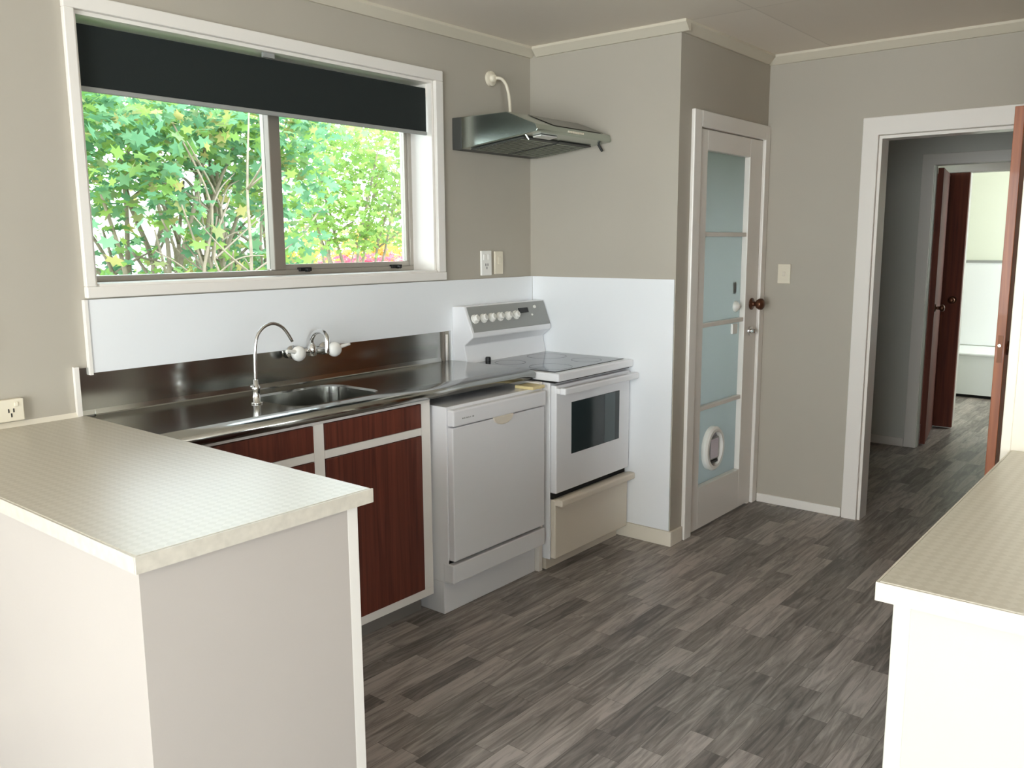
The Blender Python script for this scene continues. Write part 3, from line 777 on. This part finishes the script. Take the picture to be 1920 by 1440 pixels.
B().box(3.758, 3.792, -1.292, -.45, .012, 1.985).out('door_leaf', DOORD, d4, bevel=.002)
B().lathe([(0, .028), (.005, .028), (.008, .012), (.03, .012), (.036, .022), (.052, .026), (.062, .016), (.064, .004)], (3.758, -1.235, 1.02), (-1, 0, 0)).out('door_knob', BRONZE, d4, smooth=True)

# bathroom beyond
bt = empty('bathtub', (5.72, -1.9, 0), 'white bathtub with flat front panel seen through the far doorways', 'bathtub')
b = B().box(5.36, 6.085, -2.9, -.75, .40, .425)
b.out('tub_rim', TUBW, bt, bevel=.01)
B().box(5.38, 6.08, -2.88, -.77, .03, .40).out('front_panel', TUBW, bt)
B().box(5.41, 6.08, -2.88, -.77, 0, .03).out('plinth', GAP, bt)
bl = empty('bathroom_wall_lining', (6.09, -1.8, .43), 'white lined lower wall with a thin rail above the bathtub', 'wall lining')
B().box(6.085, 6.099, -3.1, -.42, .43, 1.255).out('lining_board', SPLASH, bl)
B().box(6.075, 6.099, -3.1, -.42, 1.255, 1.28).out('dado_rail', GREYP, bl)

# ------------------------------------------------------------------ right-hand counter and tall cupboard
RZ = .92
rw = empty('worktop', (-1.63, -2.8, RZ - .032), 'cream patterned laminate counter at lower right in front of the tall cupboard', 'worktop', 'laminate worktops')
B().box(-2.212, -1.052, -3.12, -2.452, RZ - .032, RZ).out('laminate_top', LAM, rw, bevel=.0025)
B().box(-2.216, -2.212, -3.12, -2.448, RZ - .033, RZ - .001).box(-2.212, -1.052, -2.452, -2.448, RZ - .033, RZ - .001).out('edge_strip', EDGE, rw)
rc = empty('counter_cabinet', (-1.63, -2.8, 0), 'white side panelled counter cabinet below the right-hand laminate counter', 'cabinet', 'kitchen base cabinets')
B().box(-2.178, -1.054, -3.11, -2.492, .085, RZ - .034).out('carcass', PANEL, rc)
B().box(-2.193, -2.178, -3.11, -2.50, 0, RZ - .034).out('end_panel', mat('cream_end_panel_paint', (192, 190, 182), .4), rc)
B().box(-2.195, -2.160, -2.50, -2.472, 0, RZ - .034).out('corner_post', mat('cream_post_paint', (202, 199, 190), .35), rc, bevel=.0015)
B().box(-2.16, -1.054, -2.492, -2.474, .085, .12).box(-2.16, -1.054, -2.492, -2.474, .86, RZ - .034).box(-1.62, -1.58, -2.492, -2.474, .12, .86).out('face_frame', TRIM, rc)
for x0, x1 in ((-2.155, -1.625), (-1.575, -1.06)):
    B().box(x0, x1, -2.492, -2.470, .125, .70).out('cabinet_door', MAHOG, rc, bevel=.0015)
    B().box(x0, x1, -2.492, -2.470, .725, .855).out('drawer_front', MAHOG, rc, bevel=.0015)
tc_ = empty('tall_cupboard', (-.75, -2.8, 0), 'tall cream cupboard at the right picture edge behind the laminate counter', 'cupboard')
B().box(-1.045, -.06, -3.3, -2.44, 0, 2.2).out('carcass', CREAM, tc_)
B().box(-1.050, -1.032, -2.448, -2.424, 0, 2.2).out('side_edge', CREAM, tc_, bevel=.002)
B().box(-1.032, -.94, -2.44, -2.424, 0, 2.2).box(-.52, -.46, -2.44, -2.424, .1, 2.12).box(-.12, -.06, -2.44, -2.424, 0, 2.2).box(-.94, -.12, -2.44, -2.424, 0, .1).box(-.94, -.12, -2.44, -2.424, 2.12, 2.2).out('face_frame', CREAM, tc_)
for x0, x1 in ((-.937, -.523), (-.457, -.123)):
    B().box(x0, x1, -2.44, -2.420, .103, 2.117).out('cupboard_door', MAHOG, tc_, bevel=.003)

# ------------------------------------------------------------------ outdoors
gb = B().box(-25, 25, .6, 60, -.75, -.7)
go = gb.out('ground', GROUND, origin=(0, 10, -.7)); struct(go)
go['label'] = 'lawn outside the kitchen window'; go['category'] = 'lawn'
import numpy as np


def leaf_cloud(name, m, parent, centers, sizes, droop=.3, lobes=5):
    """many lobed leaves, each its own little island, as one mesh"""
    rng = np.random.default_rng(len(centers))
    base = []
    K = lobes * 2
    for k in range(K + 1):
        t = -pi * .78 + 2 * pi * .78 * k / K
        r = 1.0 if k % 2 == 0 else .58
        r *= (1.0 - .25 * abs(t) / pi)
        base.append((r * sin(t), r * cos(t), 0))
    base = np.array([(0, -.15, 0)] + base); base[:, 1] += .2; base[:, 2] = -.18 * base[:, 0] ** 2
    nb = len(base); V = []; Fc = []
    for i, (c, s) in enumerate(zip(centers, sizes)):
        a, bb = rng.uniform(0, 2 * pi), rng.normal(0, .55)
        tilt = rng.uniform(.2, 1.3)
        ca, sa = cos(a), sin(a); ct, st_ = cos(tilt), sin(tilt)
        X = base * s
        Y = X[:, 1] * ct - X[:, 2] * st_; Z = -(X[:, 1] * st_) + X[:, 2] * ct
        x = X[:, 0] * ca - Y * sa; y = X[:, 0] * sa + Y * ca
        o = i * nb
        V.append(np.stack([x + c[0], y + c[1], Z + c[2]], 1))
        Fc += [(o, o + k, o + k + 1) for k in range(1, nb - 1)]
    V = np.concatenate(V) - np.array(parent['_o'])
    me = bpy.data.meshes.new(name); me.from_pydata(V.tolist(), [], Fc); me.materials.append(m)
    ob = bpy.data.objects.new(name, me); C.objects.link(ob); ob.parent = parent; ob['_o'] = parent['_o']
    return ob


rng = random.Random(11)


def clusters(n, region, per, spread, dens=lambda x, y, z: 1):
    out = []; tries = 0
    while len(out) < n * per and tries < n * 30:
        tries += 1
        x, y, z = (rng.uniform(*region[i]) for i in range(3))
        if rng.random() > dens(x, y, z): continue
        for _ in range(per):
            out.append((x + rng.gauss(0, spread), y + rng.gauss(0, spread), z + rng.gauss(0, spread * .6)))
    return out


def branches(b, base, n, reach, height, r0, levels=2):
    for i in range(n):
        a = rng.uniform(0, 2 * pi); L = rng.uniform(.3, 1) * reach
        p = [Vector(base) + Vector((rng.gauss(0, .12), rng.gauss(0, .12), 0))]
        hh = rng.uniform(.7, 1.1) * height
        for k in range(1, 6):
            f = k / 5
            p.append(Vector((base[0] + cos(a) * L * f ** 1.3 + rng.gauss(0, .07), base[1] + sin(a) * L * .6 * f ** 1.3 + rng.gauss(0, .07), base[2] + hh * f)))
        b.tube(p, [r0 * (1 - .75 * k / 5) for k in range(6)], 6)
        if levels > 1:
            for _ in range(4):
                j = rng.randint(1, 4); q0 = p[j]; da = rng.uniform(0, 2 * pi); l2 = rng.uniform(.3, .8)
                q = [q0, q0 + Vector((cos(da) * l2 * .5, sin(da) * l2 * .5, l2 * .35)), q0 + Vector((cos(da) * l2, sin(da) * l2 * .8, l2 * rng.uniform(.3, .9)))]
                b.tube(q, [r0 * .38, r0 * .28, r0 * .15], 5)


t1 = empty('garden_tree', (.9, 4.3, -.7), 'leafy green maple with many thin grey stems filling the left window pane', 'tree')
b = B(); branches(b, (.15, 4.3, -.7), 14, 1.2, 3.3, .045); branches(b, (1.3, 4.5, -.7), 12, 1.1, 3.3, .045); branches(b, (.55, 3.3, -.7), 9, .9, 3.0, .026)
b.out('trunk', BARK, t1, smooth=True)


def d1f(x, y, z):
    u = (x + 1.0) / 3.6
    dd = .3 + .7 * min(1, max(0, (z - 1.8) / .6))
    if z < 1.3: dd = .55
    return dd


pts = clusters(520, ((-1.1, 1.8), (3.3, 5.2), (.3, 2.8)), 15, .13, d1f)
leaf_cloud('foliage', LEAF1, t1, pts, [rng.uniform(.045, .095) for _ in pts])
t2 = empty('garden_tree', (5.7, 8, -.7), 'airy pale yellow green tree seen in the right window pane', 'tree')
b = B(); branches(b, (5.7, 8.2, -.7), 9, 1.6, 3.7, .045)
b.out('trunk', BARK, t2, smooth=True)
pts = clusters(330, ((4.5, 7.2), (7.2, 8.8), (1.5, 3.5)), 14, .16)
leaf_cloud('foliage', LEAF2, t2, pts, [rng.uniform(.045, .085) for _ in pts])
t3 = empty('garden_bush', (7.9, 10.3, -.7), 'red leaved bush low at the right of the window', 'bush')
b = B(); branches(b, (7.9, 10.3, -.7), 7, .8, 1.7, .03, 1); b.out('stems', BARK, t3, smooth=True)
pts = clusters(150, ((6.7, 9.4), (9.8, 10.9), (-.3, 1.2)), 12, .12)
leaf_cloud('foliage', LEAF3, t3, pts, [rng.uniform(.07, .11) for _ in pts])
t4 = empty('garden_bush', (9.2, 12, -.7), 'orange yellow bush behind the red one in the right window pane', 'bush')
b = B(); branches(b, (9.2, 12.2, -.7), 7, 1.2, 2.4, .03, 1); b.out('stems', BARK, t4, smooth=True)
pts = clusters(300, ((7.4, 11.6), (11.4, 12.8), (-.3, 1.85)), 12, .16)
leaf_cloud('foliage', LEAF4, t4, pts, [rng.uniform(.08, .12) for _ in pts])
nh = empty('neighbouring_house', (6.5, 20, -.7), 'pale neighbouring house barely visible between the shrubs', 'house')
B().box(2.5, 13, 18, 24, -.7, 2.4).out('house_walls', mat('white_weatherboard', (235, 236, 236), .7), nh)
B().prism([(17.5, 2.4), (21, 4.0), (24.5, 2.4)], 'x', 2.1, 13.4).out('roof', mat('pale_roof', (196, 196, 192), .6), nh)

for o in bpy.data.objects:
    if '_o' in o: del o['_o']
